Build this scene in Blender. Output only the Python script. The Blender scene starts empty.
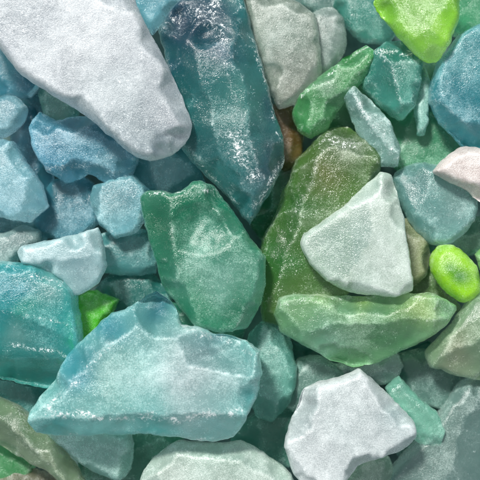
import bpy, math, random
import numpy as np
from mathutils import Vector, noise
from mathutils.geometry import delaunay_2d_cdt

S = bpy.context.scene
COL = S.collection
CAMZ, ZREF, FR = 16.0, 1.0, 4.8
K = FR/480.0/(CAMZ-ZREF)

def lin(h, sat=1.0):
    h = h.lstrip('#')
    r = []
    for i in (0, 2, 4):
        c = int(h[i:i+2], 16)/255.0
        r.append(c/12.92 if c <= 0.04045 else ((c+0.055)/1.055)**2.4)
    r = np.array(r)*1.06; l = r@np.array([.25, .6, .15])
    return np.clip(l+(r-l)*sat, .004, .9)

# ------------------------------------------------------------------ material
def glass_mat(name, seed, frost, trans, rimw, speck, pale, fdark):
    m = bpy.data.materials.new(name); m.use_nodes = True
    nt = m.node_tree; N = nt.nodes; L = nt.links
    for n in list(N): N.remove(n)
    def new(t, **kw):
        n = N.new(t)
        for k, v in kw.items(): setattr(n, k, v)
        return n
    def math_(op, a, b=None, clamp=False):
        n = new('ShaderNodeMath', operation=op, use_clamp=clamp)
        for i, v in enumerate((a, b)):
            if v is None: continue
            if isinstance(v, (int, float)): n.inputs[i].default_value = v
            else: L.new(v, n.inputs[i])
        return n.outputs[0]
    def maprange(v, a, b, c, d):
        n = new('ShaderNodeMapRange'); n.clamp = True
        L.new(v, n.inputs[0])
        for i, x in enumerate((a, b, c, d)): n.inputs[i+1].default_value = x
        return n.outputs[0]
    def mixc(f, a, b, mode='MIX'):
        n = new('ShaderNodeMix', data_type='RGBA', blend_type=mode)
        if isinstance(f, (int, float)): n.inputs[0].default_value = f
        else: L.new(f, n.inputs[0])
        for i, v in ((6, a), (7, b)):
            if isinstance(v, tuple): n.inputs[i].default_value = v
            else: L.new(v, n.inputs[i])
        return n.outputs[2]
    def attr(n): return new('ShaderNodeAttribute', attribute_name=n)
    tc = new('ShaderNodeTexCoord'); mp = new('ShaderNodeMapping')
    L.new(tc.outputs['Object'], mp.inputs[0])
    rs = random.Random(seed)
    mp.inputs['Location'].default_value = (rs.uniform(-40, 40), rs.uniform(-40, 40), rs.uniform(-40, 40))
    def noise_(scale, detail=3, rough=.6, dist=0):
        n = new('ShaderNodeTexNoise'); L.new(mp.outputs[0], n.inputs['Vector'])
        n.inputs['Scale'].default_value = scale; n.inputs['Detail'].default_value = detail
        n.inputs['Roughness'].default_value = rough; n.inputs['Distortion'].default_value = dist
        return n.outputs['Fac']
    big = noise_(1.8, 4, .55, .6)
    mid = noise_(9, 4, .68, .4)
    fine = noise_(85, 2, .75)
    tint = attr('tint').outputs['Color']
    rim = attr('rim').outputs['Fac']; thin = attr('thin').outputs['Fac']; wear = attr('wear').outputs['Fac']
    ridge = attr('ridge').outputs['Fac']; crust = attr('crust').outputs['Fac']; facet = attr('facet').outputs['Fac']
    # frosting: the old faces are sea-worn and hazy, the broken facets are clearer and deeper in colour
    f = math_('ADD', maprange(big, .32, .68, -.24, .24), frost+.13)
    f = math_('SUBTRACT', f, math_('MULTIPLY', facet, .20))
    f = math_('ADD', f, maprange(mid, .32, .68, -.15, .15))
    f = math_('ADD', f, maprange(fine, .3, .7, -.25, .25))
    rimn = math_('MULTIPLY', rim, maprange(mid, .40, .6, .0, 1.0))
    f = math_('ADD', f, math_('MULTIPLY', rimn, rimw))
    f = math_('ADD', f, math_('MULTIPLY', ridge, .25))
    f = math_('ADD', f, wear, True)
    thick = mixc(maprange(big, .35, .65, .0, .34), tint, mixc(.5, tint, (.0, .055, .06, 1)))
    thick = mixc(math_('MULTIPLY', facet, fdark), thick, mixc(1.0, thick, (.40, .60, .64, 1), 'MULTIPLY'))
    body = mixc(thin, thick, mixc(1.0, tint, (1.6, 1.65, 1.6, 1), 'MULTIPLY'))  # rim glow painted in as a lighter tint along the edges
    palecol = mixc(pale, tint, (.84, .89, .88, 1))
    c = mixc(f, body, palecol)
    # fine bright pits, and crushed white glass along rims and ridges
    pit = maprange(noise_(60, 2, .7), .64-.03*speck, .69-.03*speck, 0, .75)
    pit = math_('MULTIPLY', pit, maprange(mid, .44, .62, .06, 1))
    pit = math_('MULTIPLY', pit, maprange(noise_(3, 3, .6), .40, .60, .15, 1))
    line = math_('ADD', math_('MULTIPLY', rim, .55), math_('MULTIPLY', ridge, .75), True)
    crn = noise_(30, 4, .8, .5)
    crush = math_('MULTIPLY', line, maprange(crn, .49, .60, 0, 1))
    crush = math_('MULTIPLY', crush, maprange(noise_(4, 3, .6), .42, .56, .1, 1))
    salt = maprange(math_('ADD', math_('MULTIPLY', crust, .17), noise_(34, 5, .85, .8)), .61, .68, 0, 1)
    salt = math_('MULTIPLY', salt, maprange(crust, .05, .4, 0, .9))
    salt = math_('MULTIPLY', salt, maprange(mid, .40, .56, .05, 1))
    sm = math_('ADD', math_('MULTIPLY', pit, .2+.65*speck), math_('MULTIPLY', crush, min(1, .25+.75*speck)), True)
    sm = math_('MAXIMUM', sm, salt)
    c = mixc(sm, c, (.90, .94, .94, 1))
    h = math_('ADD', math_('MULTIPLY', fine, .36), math_('MULTIPLY', mid, .13))
    h = math_('ADD', h, math_('MULTIPLY', noise_(28, 3, .75), .2))
    h = math_('ADD', h, math_('MULTIPLY', salt, .4))
    b = new('ShaderNodeBump'); b.inputs['Strength'].default_value = .5; b.inputs['Distance'].default_value = .022
    L.new(h, b.inputs['Height'])
    rough = maprange(f, 0, 1, .12, .5)
    # worn, light-scattering skin
    p = new('ShaderNodeBsdfPrincipled')
    L.new(c, p.inputs['Base Color']); L.new(rough, p.inputs['Roughness'])
    p.inputs['IOR'].default_value = 1.5; L.new(b.outputs[0], p.inputs['Normal'])
    # clear coloured glass; light crosses it twice, so one crossing tints it less
    g = new('ShaderNodeGamma'); g.inputs['Gamma'].default_value = .58; L.new(c, g.inputs['Color'])
    q = new('ShaderNodeBsdfPrincipled')
    L.new(g.outputs[0], q.inputs['Base Color']); L.new(rough, q.inputs['Roughness'])
    q.inputs['Transmission Weight'].default_value = 1
    q.inputs['IOR'].default_value = 1.5; L.new(b.outputs[0], q.inputs['Normal'])
    t = math_('MULTIPLY', maprange(f, .1, .95, 1.0, .3), trans*.9)
    t = math_('MULTIPLY', t, maprange(sm, 0, 1, 1, 0))
    mx = new('ShaderNodeMixShader'); L.new(t, mx.inputs[0]); L.new(p.outputs[0], mx.inputs[1]); L.new(q.outputs[0], mx.inputs[2])
    o = new('ShaderNodeOutputMaterial'); L.new(mx.outputs[0], o.inputs[0])
    return m

# ------------------------------------------------------------------ shape
def catmull(pts, T, step=2.6):
    n = len(pts); out = []
    P = [np.array(p, float) for p in pts]
    for i in range(n):
        p0, p1, p2, p3 = P[i-1], P[i], P[(i+1) % n], P[(i+2) % n]
        d = np.linalg.norm(p2-p1)
        k = max(2, int(d/step))
        m1 = (p2-p0)*.5*T; m2 = (p3-p1)*.5*T
        for m in (m1, m2):
            l = np.linalg.norm(m)
            if l > d: m *= d/l
        for j in range(k):
            t = j/k
            out.append((2*t**3-3*t*t+1)*p1+(t**3-2*t*t+t)*m1+(-2*t**3+3*t*t)*p2+(t**3-t*t)*m2)
    return np.array(out)

def seg_dist(pts, poly):
    a = poly; b = np.roll(poly, -1, 0); ab = b-a
    l2 = (ab**2).sum(1)+1e-12
    best = np.full(len(pts), 1e9)
    for i in range(0, len(pts), 2000):
        q = pts[i:i+2000, None, :]-a[None]
        t = np.clip((q*ab[None]).sum(2)/l2, 0, 1)
        d = q-t[..., None]*ab[None]
        best[i:i+2000] = np.sqrt((d**2).sum(2)).min(1)
    return best

def inside(pts, poly):
    x, y = pts[:, 0], pts[:, 1]; c = np.zeros(len(pts), bool)
    n = len(poly); j = n-1
    for i in range(n):
        xi, yi = poly[i]; xj, yj = poly[j]
        if yi != yj:
            c ^= ((yi > y) != (yj > y)) & (x < (xj-xi)*(y-yi)/(yj-yi)+xi)
        j = i
    return c

def smin(a, b, k):
    h = np.clip(.5+.5*(b-a)/k, 0, 1)
    return b*(1-h)+a*h-k*h*(1-h)

COUNT = [0]
def glass(label, pts, z, h, col, frost=.1, trans=.9, r=3.0, rimw=.35, speck=.6, pale=.46, sat=1.12, T=.2,
          cuts=(), dish=(), blot=(), wear=(), crust=(), step=2.6, auto=2, chips=4, bev=7, rough=1.0, name='glass_shard', faces_of=()):
    COUNT[0] += 1; seed = COUNT[0]; rs = random.Random(seed*7+3)
    poly = catmull(pts, T)
    cen = poly.mean(0)
    nx = np.roll(poly, -1, 0)-np.roll(poly, 1, 0)
    nrm = np.stack([nx[:, 1], -nx[:, 0]], 1); nrm /= (np.linalg.norm(nrm, axis=1)[:, None]+1e-9)
    j = np.array([noise.noise(Vector((p[0]*.07, p[1]*.07, seed*3.1)))*1.6+noise.noise(Vector((p[0]*.22, p[1]*.22, seed*5.7)))*1.1 for p in poly])
    poly = poly+nrm*j[:, None]*rough
    A2 = (poly[:, 0]*np.roll(poly[:, 1], -1)-np.roll(poly[:, 0], -1)*poly[:, 1]).sum()
    sgn = 1 if A2 > 0 else -1
    inn = np.stack([-nx[:, 1], nx[:, 0]], 1)*sgn; inn /= (np.linalg.norm(inn, axis=1)[:, None]+1e-9)
    lo, hi = poly.min(0), poly.max(0)
    gx, gy = np.meshgrid(np.arange(lo[0], hi[0], step), np.arange(lo[1], hi[1], step*.87))
    gx[1::2] += step/2
    g = np.stack([gx.ravel(), gy.ravel()], 1)
    rn = np.random.RandomState(seed); g += rn.uniform(-.5, .5, g.shape)
    g = g[inside(g, poly)]
    d = seg_dist(g, poly)
    g = g[d > 4.6]
    rings = []
    for off in (.45, 1.4, 2.9):
        q = poly+inn*off
        ok = inside(q, poly); dd = seg_dist(q, poly)
        rings.append(q[ok & (dd > off*.93)])
    allp = np.concatenate([poly]+rings+[g])
    nb = len(poly)
    vs, es, fs, ov, oe, of = delaunay_2d_cdt([Vector(p) for p in allp], [(i, (i+1) % nb) for i in range(nb)], [], 1, .15)
    V = np.array([[v.x, v.y] for v in vs])
    D = seg_dist(V, poly)
    on_b = D < .12
    u = np.clip(D/r, 0, 1)
    prof = (1-(1-u)**2.0)**.55
    R = max(hi-lo)/2
    dome = 1-.10*(((V-cen)**2).sum(1)/R**2)
    n1 = np.array([noise.noise(Vector((p[0]*.028, p[1]*.028, seed*1.31))) for p in V])
    n2 = np.array([noise.noise(Vector((p[0]*.1, p[1]*.1, seed*2.17))) for p in V])
    top = h/2*np.ones(len(V))*dome
    ridge = np.zeros(len(V)); region = np.full(len(V), -1)
    C = [(c, .75, 1e9, None) for c in cuts]
    for a in range(auto):
        an = rs.uniform(0, 6.28); dr = np.array([math.cos(an), math.sin(an)])
        ext = ((poly-cen)@dr).max()*rs.uniform(.25, .65)
        o = cen+dr*ext; tdir = np.array([-dr[1], dr[0]])
        A, B = o, o+tdir*10
        cr = (B-A)[0]*dr[1]-(B-A)[1]*dr[0]
        if cr < 0: A, B = B, A
        C.append(((A[0], A[1], B[0], B[1], rs.uniform(.3, .8)), .4, 1e9, None))
    # flat fracture facets that bevel the rim here and there
    for a in range(bev):
        i = rs.randrange(nb); off = rs.uniform(.07, .22)*min(R, 65)+2; ex = rs.uniform(.12, .4)*R+4
        bp = poly[i]; iv = inn[i]
        ang = rs.uniform(-.35, .35); iv = np.array([iv[0]*math.cos(ang)-iv[1]*math.sin(ang), iv[0]*math.sin(ang)+iv[1]*math.cos(ang)])
        A = bp+iv*off; td = np.array([-iv[1], iv[0]]); B = A+td*10
        cr = (B-A)[0]*(-iv[1])-(B-A)[1]*(-iv[0])
        if cr < 0: A, B = B, A
        C.append(((A[0], A[1], B[0], B[1], rs.uniform(.7, 1.5)), .6, ex, bp+iv*off))
    for ci, ((ax, ay, bx, by, sl), rw, ex, mid_) in enumerate(C):
        L = math.hypot(bx-ax, by-ay)
        s = ((bx-ax)*(V[:, 1]-ay)-(by-ay)*(V[:, 0]-ax))/L
        amp = 7 if ex > 1e8 else 3
        s = s+(n1*math.cos(ci*2.1+.5)+np.roll(n1, 0)*.2)*amp+n2*amp*.35
        pl = h/2-sl*s*.01
        if ex < 1e8:
            tt = ((bx-ax)*(V[:, 0]-mid_[0])+(by-ay)*(V[:, 1]-mid_[1]))/L
            pl = pl+np.maximum(0, np.abs(tt+n1*4)-ex)*.012+np.maximum(0, s-off*2.5-18)*.03
        cross = np.abs(pl-top)/(sl*.01+1e-6)
        ridge = np.maximum(ridge*(pl > top-.02), np.exp(-(cross/1.6)**2)*rw*min(1, sl*1.6))
        region[pl < top] = ci
        top = smin(top, pl, .004)
    # shell-shaped chips broken out of the rim
    chipm = np.zeros(len(V))
    for a in range(chips):
        bp = poly[rs.randrange(nb)]; rad = rs.uniform(.45, 1.0)*min(24, .26*R+5); dep = rad*.01*rs.uniform(.4, .8)
        an = rs.uniform(0, 3.14); q = V-bp; el = rs.uniform(.55, 1)
        uu = q[:, 0]*math.cos(an)+q[:, 1]*math.sin(an); vv = (-q[:, 0]*math.sin(an)+q[:, 1]*math.cos(an))/el
        dd = np.sqrt(uu**2+vv**2)/rad
        dd = np.maximum(0, dd+n2*.3+n1*.25)
        top = top-dep*np.maximum(0, 1-dd**2)
        chipm = np.maximum(chipm, (dd < 1)*1.0)
        ridge = np.maximum(ridge, np.exp(-((dd-1)*rad/1.4)**2)*.55)
    for (cx, cy, rx, ry, an, dep) in dish:
        a = math.radians(an); q = V-np.array([cx, cy])
        uu = (q[:, 0]*math.cos(a)+q[:, 1]*math.sin(a))/rx; vv = (-q[:, 0]*math.sin(a)+q[:, 1]*math.cos(a))/ry
        top = top-dep*np.maximum(0, 1-np.maximum(0, uu**2+vv**2+n2*.3+n1*.4))
    nz = n1*.017+np.array([noise.noise(Vector((p[0]*.06, p[1]*.06, seed*2.3)))*.004+noise.noise(Vector((p[0]*.2, p[1]*.2, seed*.9)))*.0035 for p in V])
    top = np.maximum(top+nz*rough, -h*.3)
    bot = -h/2*dome
    zt = top*prof; zb = bot*prof
    zt = np.maximum(zt, zb+.01*prof)
    kx = K*(CAMZ-z)
    W = np.stack([(V[:, 0]-240)*kx, (240-V[:, 1])*kx], 1)
    cw = np.array([(cen[0]-240)*kx, (240-cen[1])*kx])
    verts = []; idt = []; idb = []
    for i in range(len(V)):
        idt.append(len(verts)); verts.append((W[i, 0]-cw[0], W[i, 1]-cw[1], zt[i]))
    src = list(range(len(V)))
    for i in range(len(V)):
        if on_b[i]: idb.append(idt[i])
        else:
            idb.append(len(verts)); src.append(i); verts.append((W[i, 0]-cw[0], W[i, 1]-cw[1], zb[i]))
    faces = []; ftag = []
    for f in fs:
        a = W[f[1]]-W[f[0]]; b = W[f[2]]-W[f[0]]
        ft = list(f) if a[0]*b[1]-a[1]*b[0] > 0 else list(f)[::-1]
        faces.append([idt[x] for x in ft])
        rg = sorted(region[x] for x in ft)[1]
        ftag.append(rg)
        fb = [idb[x] for x in ft[::-1]]
        if set(fb) != set(faces[-1]): faces.append(fb); ftag.append(-1)
    base = lin(col, sat)
    tint = np.tile(base, (len(V), 1))
    warp = np.array([[noise.noise(Vector((p[0]*.03, p[1]*.03, seed+9.0))), noise.noise(Vector((p[0]*.03, p[1]*.03, seed+19.0)))] for p in V])*18
    for (bx, by, br, bc, st) in blot:
        w = np.exp(-(((V+warp*min(1, br/20)-np.array([bx, by]))**2).sum(1))/(br*br))*st
        tint = tint*(1-w[:, None])+lin(bc, sat)[None]*w[:, None]
    wr = np.zeros(len(V))
    for (wx, wy, br, st) in wear:
        wr += np.exp(-(((V+warp-np.array([wx, wy]))**2).sum(1))/(br*br))*st
    cru = np.zeros(len(V))
    for (x1, y1, x2, y2, wd, st) in crust:
        a = np.array([x1, y1], float); ab = np.array([x2, y2], float)-a
        VW = V+warp*.4
        t = np.clip(((VW-a)@ab)/(ab@ab+1e-9), 0, 1)
        dd = np.sqrt(((VW-a-t[:, None]*ab[None])**2).sum(1))
        cru = np.maximum(cru, np.exp(-(dd/wd)**2)*st)
    rim = np.exp(-(D/2.6)**1.2)
    thin = np.maximum(np.exp(-(D/4.5)**1.3)*.8, np.exp(-(D/11)**1.2)*.55)  # edge brightening mask: glow of light through the rim, put into the colour
    facet = np.maximum((region >= 0)*1.0, chipm*.8)
    src = np.array(src)
    full_t = np.concatenate([tint[src], np.ones((len(src), 1))], 1)
    chroma = (base.max()-base.min())/base.max()
    mat = glass_mat('frosted_glass_%d' % seed, seed, frost, trans, rimw, speck, pale, .2+.42*min(1, chroma*1.6))
    VV = np.array(verts)
    # smooth normals of the whole stone, shared by the body and its broken faces
    F = np.array(faces); fn = np.cross(VV[F[:, 1]]-VV[F[:, 0]], VV[F[:, 2]]-VV[F[:, 0]])
    vn = np.zeros_like(VV)
    for q in range(3): np.add.at(vn, F[:, q], fn)
    vn /= (np.linalg.norm(vn, axis=1)[:, None]+1e-12)
    ftag = np.array(ftag)
    def mesh(nm, sel, custom):
        ff = F[sel]; used = np.unique(ff); mp_ = np.full(len(VV), -1); mp_[used] = np.arange(len(used))
        me = bpy.data.meshes.new(nm); me.from_pydata(VV[used].tolist(), [], mp_[ff].tolist())
        me.polygons.foreach_set('use_smooth', [True]*len(me.polygons))
        a = me.attributes.new('tint', 'FLOAT_COLOR', 'POINT')
        a.data.foreach_set('color', full_t[used].astype(np.float32).ravel())
        for an_, arr in (('rim', rim), ('wear', wr), ('thin', thin), ('ridge', ridge), ('crust', cru), ('facet', facet)):
            a = me.attributes.new(an_, 'FLOAT', 'POINT'); a.data.foreach_set('value', arr[src][used].astype(np.float32))
        me.materials.append(mat)
        if custom: me.normals_split_custom_set_from_vertices(vn[used].tolist())
        ob = bpy.data.objects.new(nm, me); COL.objects.link(ob)
        return ob
    take = np.zeros(len(F), bool)
    sels = []
    for (ci, pname, plabel) in faces_of:
        idx = np.nonzero(ftag == ci)[0]
        if len(idx) < 30: continue
        par = {}
        def find(x):
            while par.setdefault(x, x) != x: par[x] = par[par[x]]; x = par[x]
            return x
        for i in idx:
            for q in (1, 2):
                a, b = find(int(F[i, 0])), find(int(F[i, q]))
                if a != b: par[b] = a
        roots = [find(int(F[i, 0])) for i in idx]
        best = max(set(roots), key=roots.count)
        keep = np.zeros(len(F), bool); keep[[i for i, ro in zip(idx, roots) if ro == best]] = True
        take |= keep; sels.append((keep, pname, plabel))
    if sels:
        o = bpy.data.objects.new(name, None); COL.objects.link(o); o.empty_display_size = .2
        bd = mesh('worn_body', ~take, True); bd.parent = o
    else:
        o = mesh(name, ~take, False)
    o.location = (cw[0], cw[1], z)
    o['label'] = label; o['category'] = 'glass piece'; o['group'] = 'loose frosted glass pieces in the pile'
    for keep, pname, plabel in sels:
        ch = mesh(pname, keep, True); ch.parent = o
        ch['label'] = plabel
    return o

# ------------------------------------------------------------------ the pile (outlines in units of the photograph, at each piece's height)
G = glass
PEB = dict(name='glass_pebble', T=.7, auto=1, chips=2, bev=4)
# top left
G('largest white frosted slab with lilac tinge, in the top left corner',
  [(-30,-25),(-22,28),(0,48),(18,72),(50,94),(84,115),(112,138),(134,156),(152,161),(172,155),(188,140),(192,124),(182,96),(166,62),(151,34),(138,8),(126,-18),(60,-35)],
  1.75, .5, '#b2b7be', .28, .68, r=7, speck=1.4, pale=.52, T=.7, chips=3, bev=3, auto=0, rough=.6, cuts=[(140,16,50,-4,.6)], wear=[(100,20,60,.22)], blot=[(30,30,40,'#9ca3ac',.7),(120,110,45,'#98a8ae',.7),(150,140,26,'#889ca2',.6),(80,60,30,'#babec4',.5)], crust=[(60,2,140,22,6,.6)],
  faces_of=[(0, 'broken_face', 'lighter fracture face along the top')])
G('tall dark teal wedge with white salt crust, at top centre beside the white slab',
  [(158,30),(170,10),(188,-8),(240,-12),(252,30),(264,70),(274,110),(285,148),(283,168),(268,196),(250,226),(238,210),(218,188),(198,168),(182,150),(172,110),(166,60)],
  1.3, .8, '#3a8888', .0, .85, r=3, speck=.9, rimw=.4, pale=.4, chips=9, bev=16, cuts=[(262,195,222,-5,.8),(186,5,232,210,.5),(252,46,160,56,.5)], 
  dish=[(182,25,14,22,20,.1),(208,40,16,12,-30,.09)],
  blot=[(190,20,34,'#203f68',.92),(248,100,20,'#6cb0a4',.7),(192,112,20,'#5cb0ae',.8),(270,170,24,'#1c4658',.9),(222,52,16,'#2a6080',.75),(225,115,24,'#5a9e98',.6),(270,105,14,'#1e5266',.85),(172,70,12,'#245c78',.8)],
  crust=[(230,140,252,172,11,.85),(198,12,226,46,10,.7),(170,25,215,8,6,.8),(252,215,282,160,4,.9),(222,60,240,120,4,.6),(190,156,238,206,4,.7),(254,40,284,148,3,.8),(168,60,184,148,3,.7)], auto=0,
  faces_of=[(0, 'broken_face', 'long right-hand fracture face'), (1, 'broken_face', 'long left-hand fracture face')])
G('smoky grey green frosted block right of the tall dark teal wedge',
  [(240,-14),(270,-6),(300,3),(315,16),(320,48),(322,82),(302,101),(278,108),(262,74),(250,32)],
  1.05, .6, '#a2aca0', .1, .85, r=7, T=.5, bev=4, auto=1, speck=.5, wear=[(275,20,25,.2)], blot=[(295,90,22,'#b6b6a8',.7),(285,50,30,'#8ea498',.6)])
G('small plain grey pebble of glass right of the smoky grey block',
  [(312,14),(330,7),(344,20),(347,42),(340,62),(330,74),(312,74),(306,40)], .85, .4, '#98aaa4', .14, .8, r=8, speck=.3, **PEB)
G('grass green wedge lying diagonally below the small grey pebble',
  [(292,110),(301,91),(318,78),(342,60),(366,45),(376,55),(368,76),(350,97),(336,113),(328,130),(312,139),(297,131)],
  1.1, .5, '#5cb06c', .08, .85, r=3, speck=.8, auto=0, bev=8, cuts=[(306,128,374,66,1.1)], crust=[(300,98,366,48,2.5,.8)], blot=[(328,90,16,'#a0ccaa',.85),(308,118,12,'#74c080',.6)],
  faces_of=[(0, 'broken_face', 'steep lower fracture face')])
G('bright lime green pebble at the top right, lightest green of the pile',
  [(374,2),(392,-16),(440,-22),(460,-8),(458,20),(450,44),(438,60),(426,62),(410,50),(394,30),(380,16)],
  1.5, .5, '#98d04e', .02, .75, r=7, speck=.5, T=.6, bev=4, cuts=[(450,-20,420,64,.3)], blot=[(425,30,25,'#b0e066',.6),(450,20,14,'#7cb83e',.7)], wear=[(420,5,25,.15)], name='glass_pebble')
G('dark sea green piece half hidden left of the lime pebble',
  [(338,-20),(380,-20),(398,30),(388,46),(362,42),(345,28),(334,6)], .75, .4, '#4e9c8e', .04, .82)
G('chipped teal green block with pale top edge, under the lime pebble',
  [(366,58),(384,42),(404,41),(421,54),(420,84),(415,107),(402,120),(381,107),(363,88)],
  1.12, .6, '#58b0a0', .04, .86, r=3, speck=.9, chips=7, auto=1, cuts=[(378,50,404,118,.6),(420,66,366,64,.6)], crust=[(370,56,418,54,4,.9),(376,50,400,112,2.5,.6)], blot=[(385,85,16,'#449a8a',.6),(408,80,14,'#8ad0c0',.6)],
  faces_of=[(1, 'broken_face', 'bright upper fracture face')])
G('thin upright sliver of pale teal right of the chipped teal block',
  [(415,74),(424,66),(430,82),(429,112),(425,135),(417,135),(413,100)], 1.05, .25, '#98d0c6', .14, .82, r=3, auto=0, chips=2, bev=3)
G('whitish teal blade slanting down beside the olive green boulder',
  [(343,97),(353,84),(373,102),(390,122),(400,148),(398,167),(379,166),(366,146),(352,123)],
  1.2, .4, '#a0c8c2', .12, .88, r=3, speck=1.0, auto=1, cuts=[(350,92,392,162,.8)], crust=[(352,92,394,158,4,.9)])
G('large sky blue teal piece on the right edge below the lime pebble',
  [(430,84),(440,58),(458,36),(478,24),(515,20),(530,110),(500,168),(478,160),(456,140),(438,120),(429,102)],
  1.25, .55, '#4ca6b0', .05, .87, r=4, speck=.8, bev=9, blot=[(470,60,30,'#78c2c8',.6),(460,110,25,'#3a98a8',.7)], wear=[(455,70,22,.2)])
G('pinkish white pebble on the right edge below the sky blue piece',
  [(433,172),(444,158),(458,148),(476,147),(505,168),(510,205),(485,204),(466,190),(448,182)], 1.4, .4, '#c8bab6', .28, .55, r=8, speck=.6, pale=.55, sat=1.0, **PEB)
G('pale aqua rounded piece right of the white triangle',
  [(392,180),(404,166),(424,163),(448,168),(468,184),(478,206),(468,230),(446,246),(424,240),(406,218)],
  1.05, .5, '#94c6c2', .13, .87, r=6, speck=.7, blot=[(450,190,20,'#b4dad4',.6),(430,215,25,'#84bab6',.6)], **PEB)
G('broad mid green piece low between teal block and pale aqua piece',
  [(378,108),(406,108),(440,114),(470,134),(462,166),(420,178),(388,166)], .72, .4, '#60b488', .06, .8, speck=.5)
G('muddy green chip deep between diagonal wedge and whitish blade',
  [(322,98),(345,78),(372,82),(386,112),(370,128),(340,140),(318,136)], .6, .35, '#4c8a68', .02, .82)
G('dark green piece in the top right corner behind the lime pebble',
  [(440,-15),(500,-15),(505,30),(470,40),(446,34)], .8, .4, '#4ca474', .06, .82)
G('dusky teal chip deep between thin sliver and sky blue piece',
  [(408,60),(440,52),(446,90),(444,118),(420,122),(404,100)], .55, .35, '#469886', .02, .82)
G('grey green chip at the top edge above the small grey pebble',
  [(298,-20),(346,-20),(348,14),(320,20),(300,8)], .6, .35, '#5c867e', .04, .82)
# centre
G('big olive green boulder of glass behind the white triangle',
  [(284,190),(296,160),(312,142),(326,130),(348,126),(366,138),(381,158),(378,190),(360,230),(350,290),(320,318),(285,326),(262,322),(258,282),(261,238),(274,216)],
  1.0, .85, '#66924a', .0, .84, r=4, speck=1.2, T=.2, chips=6, bev=9, auto=0, cuts=[(330,126,272,300,.55),(384,172,302,150,.5)],
  blot=[(345,145,22,'#94a684',.75),(300,210,25,'#4e9248',.8),(285,260,22,'#58a25e',.7),(322,178,18,'#8c8e52',.6)], wear=[(350,148,16,.25),(300,190,12,.1)], crust=[(318,138,372,150,6,.7),(328,134,288,230,4,.5)],
  faces_of=[(0, 'broken_face', 'green left-hand fracture face')])
G('milky white triangular piece right of centre, propped on the olive boulder',
  [(300,244),(303,234),(318,224),(342,207),(362,188),(380,172),(391,175),(398,196),(404,220),(410,262),(413,290),(396,297),(352,293),(326,281),(308,262)],
  1.6, .42, '#bcccc2', .28, .66, r=4, speck=.8, pale=.52, T=.4, chips=3, bev=5, auto=0, rough=.7, cuts=[(385,180,350,290,.12)], blot=[(340,250,30,'#a6c0b4',.7),(385,230,20,'#c4d4cc',.6)])
G('smooth emerald teal piece in the middle with a notched top edge',
  [(140,197),(148,190),(160,191),(172,193),(182,190),(190,184),(200,181),(212,185),(222,196),(236,214),(248,234),(264,256),(266,284),(258,310),(246,328),(222,333),(196,326),(178,306),(162,284),(152,250),(143,220)],
  1.5, .65, '#349672', .0, .85, r=4, speck=.6, T=.4, chips=3, bev=8, cuts=[(170,196,186,330,.45),(250,225,205,185,.4)],
  dish=[(205,230,36,26,20,.08)], blot=[(218,272,34,'#98d2c0',.85),(210,238,20,'#60b69c',.6),(160,225,20,'#2a8a60',.7),(195,300,16,'#56b28a',.6),(240,318,18,'#2e8464',.7),(154,198,8,'#6cba98',.5)], wear=[(218,268,28,.14),(195,185,10,.25)], crust=[(143,194,220,190,3,.8)], auto=0)  # pale middle blots paint an inner glow into the green
G('long pale green shard with darker lower face, lying across right of centre',
  [(273,314),(278,298),(296,293),(330,295),(368,297),(404,292),(436,294),(456,306),(448,323),(424,340),(396,354),(374,364),(354,367),(330,360),(304,346),(281,332)],
  1.42, .6, '#98cc9c', .10, .85, r=3.5, T=.35, speck=.7, chips=6, bev=8, cuts=[(272,330,456,312,.65)],
  blot=[(360,299,14,'#bede84',.85),(320,299,14,'#b2d684',.85),(410,300,20,'#bede8c',.85),(320,345,30,'#94d2b8',.7),(390,345,25,'#6cb678',.8)], wear=[(345,335,30,.25),(440,308,14,.2)], crust=[(280,300,440,294,3,.6)], auto=0,
  faces_of=[(0, 'broken_face', 'darker lower fracture face')])
G('neon green pebble near the right edge, brightest yellow green',
  [(430,257),(437,247),(451,245),(466,253),(476,268),(480,284),(476,297),(465,303),(450,297),(438,283),(431,270)], 1.25, .42, '#a4dc38', .0, .62, r=9, speck=.5, T=.85, auto=0, chips=1, bev=1, blot=[(456,278,11,'#3f8818',.97),(447,268,7,'#4c961c',.8)], name='glass_pebble')
G('khaki brown pebble tucked behind the white triangle at its right side',
  [(396,228),(408,218),(420,226),(430,246),(427,272),(414,286),(396,280)], .95, .4, '#9ca47a', .12, .68, r=8, speck=.5, **PEB)
G('pale sage piece on the right edge below the neon green pebble',
  [(425,352),(438,338),(454,320),(470,300),(490,284),(520,290),(520,375),(480,380),(452,374),(430,367)], 1.2, .55, '#9ebc98', .12, .83, r=4, speck=.7, cuts=[(430,352,500,330,.45)], blot=[(455,355,20,'#babA9a',.7)])
G('light green sliver on the right edge beside the neon pebble',
  [(474,254),(488,242),(510,246),(510,276),(482,273)], 1.1, .3, '#98cc84', .15, .8, auto=0)
G('dark olive chip deep between white triangle and neon green pebble',
  [(408,270),(430,268),(450,290),(462,312),(430,312),(402,300)], .7, .35, '#66904e', .04, .82)
G('dim teal chip below the pale aqua piece near the right edge',
  [(424,232),(452,226),(485,214),(505,222),(500,252),(460,258),(430,256)], .65, .4, '#62a282', .06, .82)
G('amber brown sliver showing between dark teal wedge and green wedge',
  [(264,108),(290,100),(304,126),(302,156),(284,176),(272,150)], .7, .4, '#8a6a3a', .04, .8)
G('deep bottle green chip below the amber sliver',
  [(268,150),(298,144),(306,178),(284,216),(262,240),(250,224)], .55, .4, '#36885a', .0, .8)
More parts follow.
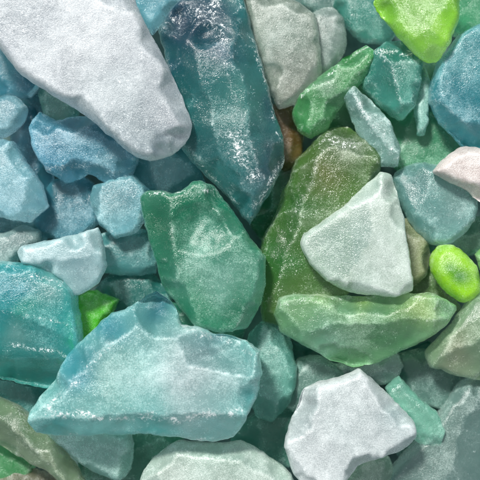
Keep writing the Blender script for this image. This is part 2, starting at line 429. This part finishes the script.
G('pale white lavender chunk at bottom centre with a scalloped lower side',
  [(284,446),(289,424),(298,404),(304,388),(322,381),(342,376),(360,369),(378,384),(398,404),(414,420),(416,436),(404,450),(378,458),(358,466),(342,484),(312,490),(294,474)],
  1.55, .5, '#bfc7c9', .29, .66, r=4, speck=.8, pale=.52, T=.4, auto=0, bev=7, rough=.8, cuts=[(330,480,412,440,.5)], blot=[(345,420,35,'#b0bebf',.6),(395,420,18,'#a4bcbe',.6)], wear=[(340,400,30,.12)],
  faces_of=[(0, 'broken_face', 'scalloped lower fracture face')])
# left
G('biggest aqua block in the lower left, with white chipped rims',
  [(31,420),(32,408),(40,396),(56,378),(66,356),(82,340),(94,328),(112,313),(124,309),(142,299),(156,291),(170,300),(176,310),(182,324),(196,326),(214,334),(232,335),(246,340),(260,350),(262,372),(256,398),(246,420),(234,437),(206,442),(174,437),(140,433),(100,434),(60,436),(38,431)],
  1.8, .75, '#94d0cc', .10, .81, r=3, speck=.8, rimw=.5, chips=9, bev=11,
  cuts=[(30,412,256,408,.9),(160,308,46,398,.8),(262,354,180,330,.6)],
  blot=[(75,366,24,'#42aabc',.92),(112,322,22,'#3ca2b4',.92),(156,300,16,'#2e8ea4',.85),(215,338,16,'#7cc4ce',.8),(120,380,28,'#aadcd4',.7),(190,374,42,'#bccdd0',.9),(150,428,32,'#46b0ac',.92),(250,395,15,'#48acac',.92),(60,420,18,'#60bcbc',.85)],
  wear=[(185,368,45,.18),(140,355,30,.1)], crust=[(50,408,130,414,4,.8),(140,413,240,406,5,.8),(50,402,112,345,4,.7),(60,434,230,440,3,.7),(184,328,256,350,3,.7)], auto=0,
  faces_of=[(0, 'broken_face', 'chipped lower fracture face'), (1, 'broken_face', 'dark aqua upper left fracture face'), (2, 'broken_face', 'upper right fracture face')])
G('turquoise block on the left edge with a dark lower face',
  [(-35,256),(0,261),(36,265),(58,274),(75,290),(80,318),(84,354),(70,384),(46,389),(10,381),(-30,372)],
  1.35, .8, '#4cbcb8', .0, .86, r=3, speck=.7, rimw=.5, chips=4, bev=9, cuts=[(-10,339,84,352,1.2),(84,300,20,262,.6),(-20,300,76,326,.3)],
  blot=[(15,285,25,'#3eacc0',.85),(30,308,18,'#4abaa2',.7),(54,288,14,'#b8e6e4',.7),(20,332,11,'#b4e6de',.9),(40,374,26,'#237868',.92),(5,370,22,'#308878',.92)], wear=[(50,334,12,.25),(20,268,12,.2)], crust=[(0,340,80,351,3,.9),(10,264,66,284,3,.7),(0,306,72,324,2.5,.6)], auto=0,  # dark green blots carry the lower face's tone and its painted shade
  faces_of=[(0, 'broken_face', 'darker lower fracture face')])
G('frosted ice blue white piece on the left, above the turquoise block',
  [(17,252),(22,246),(48,240),(76,234),(98,228),(103,240),(107,266),(98,284),(82,294),(72,295),(64,282),(42,268),(22,264)],
  1.45, .42, '#b8d2d6', .25, .7, r=3.5, speck=.8, auto=0, bev=5, rough=.8, blot=[(60,260,25,'#aacfd4',.6)], cuts=[(20,262,100,250,.4)])
G('denim blue lump with pale chipped rim, directly under the white slab',
  [(30,128),(40,112),(58,119),(92,114),(120,132),(139,158),(130,180),(106,184),(88,174),(66,184),(48,172),(34,150)],
  1.1, .6, '#60b0ca', .05, .86, r=3, speck=.8, rimw=.6, bev=6, auto=1, cuts=[(36,160,130,172,.7)], blot=[(55,145,20,'#489ebe',.75),(110,160,18,'#a2d6e0',.6)], wear=[(90,172,18,.25)], crust=[(46,168,130,176,5,.8)],
  faces_of=[(0, 'broken_face', 'pale lower fracture face')])
G('powder blue piece on the left edge below the slate pebble',
  [(-25,140),(0,139),(14,141),(26,160),(42,184),(47,206),(30,223),(0,217),(-28,212)], 1.2, .5, '#8cc0ce', .12, .86, speck=.8, auto=1, bev=5, blot=[(10,190,25,'#9eccd8',.6)])
G('slate blue rounded pebble on the left edge under the white slab',
  [(-20,104),(0,97),(16,96),(28,108),(24,124),(6,138),(-20,142)], 1.15, .4, '#80b0be', .12, .84, r=6, speck=.6, **PEB)
G('sea green chip between slate pebble and denim blue lump',
  [(38,92),(50,82),(66,90),(80,112),(70,126),(50,126),(42,110)], .9, .35, '#78bcae', .06, .84)
G('navy teal piece under the upper left rim of the white slab',
  [(-20,30),(20,40),(44,80),(30,98),(-20,96)], .95, .4, '#408ca0', .02, .84)
G('blue green chip below navy piece and left of the sea green chip',
  [(14,70),(40,66),(56,96),(50,128),(28,118),(12,96)], .55, .35, '#4a98a6', .02, .84)
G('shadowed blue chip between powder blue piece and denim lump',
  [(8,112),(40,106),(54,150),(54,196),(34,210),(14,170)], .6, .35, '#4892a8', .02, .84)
G('light blue shard right of the denim lump, beneath its corner',
  [(89,200),(94,186),(110,180),(134,174),(150,190),(152,214),(136,233),(116,237),(100,226)], 1.1, .5, '#88c8d4', .1, .87, speck=.8, auto=1, bev=5, blot=[(110,205,18,'#b0dee4',.6)])
G('teal blue piece in the shade below the pointed end of the white slab',
  [(126,150),(152,142),(184,146),(200,168),(208,190),(172,198),(140,198)], .9, .4, '#74bec8', .14, .8)
G('grey pebble on the left edge above the turquoise block',
  [(-20,238),(4,232),(24,224),(40,231),(40,246),(24,258),(4,272),(-20,270)], 1.0, .4, '#9ab4b2', .16, .78, r=6, **PEB)
G('deep teal chip on the left edge under the powder blue piece',
  [(-20,200),(20,205),(48,222),(44,256),(-20,256)], .65, .35, '#448e96', .02, .84)
G('steel blue piece between powder blue and light blue pieces',
  [(38,200),(54,180),(82,174),(100,190),(102,222),(76,242),(46,238),(34,224)], .75, .5, '#5ca4b6', .04, .86)
G('dull aqua piece between ice blue piece and emerald centre piece',
  [(96,236),(118,228),(146,230),(160,252),(156,274),(126,276),(100,272)], .85, .4, '#72b8b8', .06, .84)
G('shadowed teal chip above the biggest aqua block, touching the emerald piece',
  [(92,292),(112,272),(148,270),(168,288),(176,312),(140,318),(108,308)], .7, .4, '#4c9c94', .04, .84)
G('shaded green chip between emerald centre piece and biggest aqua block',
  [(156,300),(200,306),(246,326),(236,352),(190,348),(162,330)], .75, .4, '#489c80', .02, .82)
G('leaf green chip between turquoise block and biggest aqua block',
  [(74,296),(96,290),(119,299),(110,322),(92,344),(80,352),(70,330)], 1.0, .4, '#62cc3c', .0, .6)
G('blue chip at the top edge between white slab and dark teal wedge',
  [(124,-16),(190,-22),(196,6),(170,14),(152,36),(138,14)], .9, .4, '#70b0c0', .06, .84)
G('pine green piece in the gap below the shaded teal blue piece',
  [(140,184),(180,184),(212,186),(196,206),(150,216)], .6, .35, '#449680', .0, .82)
# bottom
G('pale aqua rounded piece poking out under the biggest aqua block',
  [(46,430),(90,420),(130,430),(134,452),(130,470),(118,480),(96,472),(72,456)], 1.15, .45, '#b4e0d6', .16, .82, r=6, speck=.5, **PEB)
G('whitish grey green slab at the bottom edge, left of centre',
  [(136,500),(142,474),(154,456),(180,441),(214,444),(240,441),(262,452),(284,466),(296,484),(300,520),(140,520)], 1.45, .5, '#bccfc4', .24, .68, r=4, speck=.9, pale=.5, T=.5, rough=.8, auto=1, blot=[(215,455,22,'#a6c8b8',.6),(165,470,20,'#c6d4ca',.6)])
G('moss grey strip slanting across the bottom left corner',
  [(-25,388),(0,398),(22,408),(46,430),(72,460),(86,482),(70,488),(46,470),(22,458),(-25,432)], 1.15, .5, '#90a486', .08, .83, r=4, speck=.7, cuts=[(0,412,70,476,.7)])
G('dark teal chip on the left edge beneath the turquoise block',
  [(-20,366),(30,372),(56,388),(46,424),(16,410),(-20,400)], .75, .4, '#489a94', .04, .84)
G('forest green chip in the bottom left corner',
  [(-20,430),(10,438),(36,462),(28,486),(-20,486)], .7, .4, '#54a668', .06, .82)
G('brownish chip at the bottom edge beside the moss grey strip',
  [(-10,478),(30,468),(70,480),(80,510),(-10,515)], .8, .4, '#7c7864', .1, .68)
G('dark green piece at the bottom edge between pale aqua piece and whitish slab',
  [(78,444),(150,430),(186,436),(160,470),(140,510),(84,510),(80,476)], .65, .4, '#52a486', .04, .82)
G('muted teal blade right of the biggest aqua block',
  [(248,334),(262,322),(280,322),(292,346),(298,376),(290,402),(272,421),(256,416),(246,380)], 1.05, .45, '#80c8ba', .08, .86, r=4, speck=.6, T=.5, blot=[(275,370,20,'#98d4c4',.5)])
G('smoky teal piece between muted blade and lavender chunk',
  [(286,372),(298,358),(318,355),(342,366),(350,382),(322,398),(300,414),(284,404)], .9, .4, '#8cb8ac', .08, .83)
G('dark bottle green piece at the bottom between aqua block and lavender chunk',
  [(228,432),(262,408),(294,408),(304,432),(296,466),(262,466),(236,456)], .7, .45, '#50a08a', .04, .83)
G('mint teal wedge right of the lavender chunk',
  [(384,388),(399,376),(416,393),(435,411),(445,430),(440,445),(420,444),(403,426)], 1.15, .35, '#94d0bc', .12, .86, speck=.6, bev=4)
G('broad misty grey piece in the bottom right corner',
  [(386,476),(406,450),(428,432),(444,402),(462,380),(510,372),(520,520),(400,520)], .95, .55, '#92b2aa', .08, .86, r=5, speck=.6, blot=[(450,450,35,'#acc8c0',.6)], cuts=[(440,480,470,380,.25)])
G('pale green nub at the bottom edge below the lavender chunk',
  [(334,500),(350,472),(372,452),(390,456),(398,500),(380,515)], 1.0, .4, '#acccb6', .12, .82)
G('light grey chip peeking out beneath the long pale green shard',
  [(330,366),(362,356),(396,352),(404,366),(394,382),(372,386),(352,380)], 1.0, .35, '#b0c8c2', .18, .74)
G('slate green piece between mint wedge and pale sage piece',
  [(392,356),(424,348),(456,366),(462,390),(440,408),(414,404),(394,384)], .75, .4, '#74a096', .06, .82)
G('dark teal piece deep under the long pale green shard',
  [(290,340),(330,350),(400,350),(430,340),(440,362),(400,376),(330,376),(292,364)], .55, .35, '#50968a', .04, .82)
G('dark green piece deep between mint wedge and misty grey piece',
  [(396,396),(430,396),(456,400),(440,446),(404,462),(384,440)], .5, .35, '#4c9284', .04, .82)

# ------------------------------------------------------------------ ground under the pile
def ground():
    n = 90; sz = 40.0
    vs = []; fs = []
    for j in range(n+1):
        for i in range(n+1):
            x = (i/n-.5)*sz; y = (j/n-.5)*sz
            vs.append((x, y, .06*noise.noise(Vector((x*.6, y*.6, 0)))))
    for j in range(n):
        for i in range(n):
            a = j*(n+1)+i; fs.append((a, a+1, a+n+2, a+n+1))
    me = bpy.data.meshes.new('ground'); me.from_pydata(vs, [], fs)
    me.polygons.foreach_set('use_smooth', [True]*len(fs))
    m = bpy.data.materials.new('gap_shade_sand'); m.use_nodes = True
    nt = m.node_tree; p = nt.nodes['Principled BSDF']
    tx = nt.nodes.new('ShaderNodeTexNoise'); tx.inputs['Scale'].default_value = 12; tx.inputs['Detail'].default_value = 6
    rp = nt.nodes.new('ShaderNodeValToRGB')
    rp.color_ramp.elements[0].color = (.02, .06, .06, 1); rp.color_ramp.elements[1].color = (.08, .17, .15, 1)  # dark teal ramp puts the shade of the gaps into the sand colour
    tcn = nt.nodes.new('ShaderNodeTexCoord'); nt.links.new(tcn.outputs['Object'], tx.inputs['Vector'])
    nt.links.new(tx.outputs['Fac'], rp.inputs[0]); nt.links.new(rp.outputs[0], p.inputs['Base Color'])
    p.inputs['Roughness'].default_value = .7
    me.materials.append(m)
    o = bpy.data.objects.new('ground', me); COL.objects.link(o); o.location = (0, 0, .2)
    o['label'] = 'sand painted dark greenish for gap shade, beneath the glass pile'; o['kind'] = 'structure'; o['category'] = 'ground'
ground()

# ------------------------------------------------------------------ light and camera
w = bpy.data.worlds.new('World'); S.world = w; w.use_nodes = True
nt = w.node_tree
bg = nt.nodes['Background']
sky = nt.nodes.new('ShaderNodeTexSky'); sky.sky_type = 'NISHITA'; sky.sun_disc = False
EL, AZ = 54, -25      # sun behind the upper left of the picture
sky.sun_elevation = math.radians(EL); sky.sun_rotation = math.radians(AZ)
hs = nt.nodes.new('ShaderNodeHueSaturation'); hs.inputs['Saturation'].default_value = .25    # thin high cloud greys the blue
nt.links.new(sky.outputs[0], hs.inputs['Color']); nt.links.new(hs.outputs[0], bg.inputs['Color']); bg.inputs['Strength'].default_value = .145
sun = bpy.data.lights.new('sun', 'SUN'); sun.energy = 4.8; sun.angle = math.radians(8); sun.color = (1, .97, .92)
so = bpy.data.objects.new('sun', sun); COL.objects.link(so)
dirv = Vector((math.sin(math.radians(AZ))*math.cos(math.radians(EL)), math.cos(math.radians(AZ))*math.cos(math.radians(EL)), math.sin(math.radians(EL))))
so.rotation_euler = dirv.to_track_quat('Z', 'Y').to_euler(); so.location = dirv*20
cam = bpy.data.cameras.new('camera'); co = bpy.data.objects.new('camera', cam); COL.objects.link(co)
co.location = (0, 0, CAMZ); cam.sensor_width = 36; cam.lens = 36*(CAMZ-ZREF)/FR; cam.clip_end = 200
cam.dof.use_dof = True; cam.dof.focus_distance = CAMZ-1.65; cam.dof.aperture_fstop = .5
S.camera = co
S.view_settings.view_transform = 'Standard'; S.view_settings.look = 'None'; S.view_settings.exposure = 0
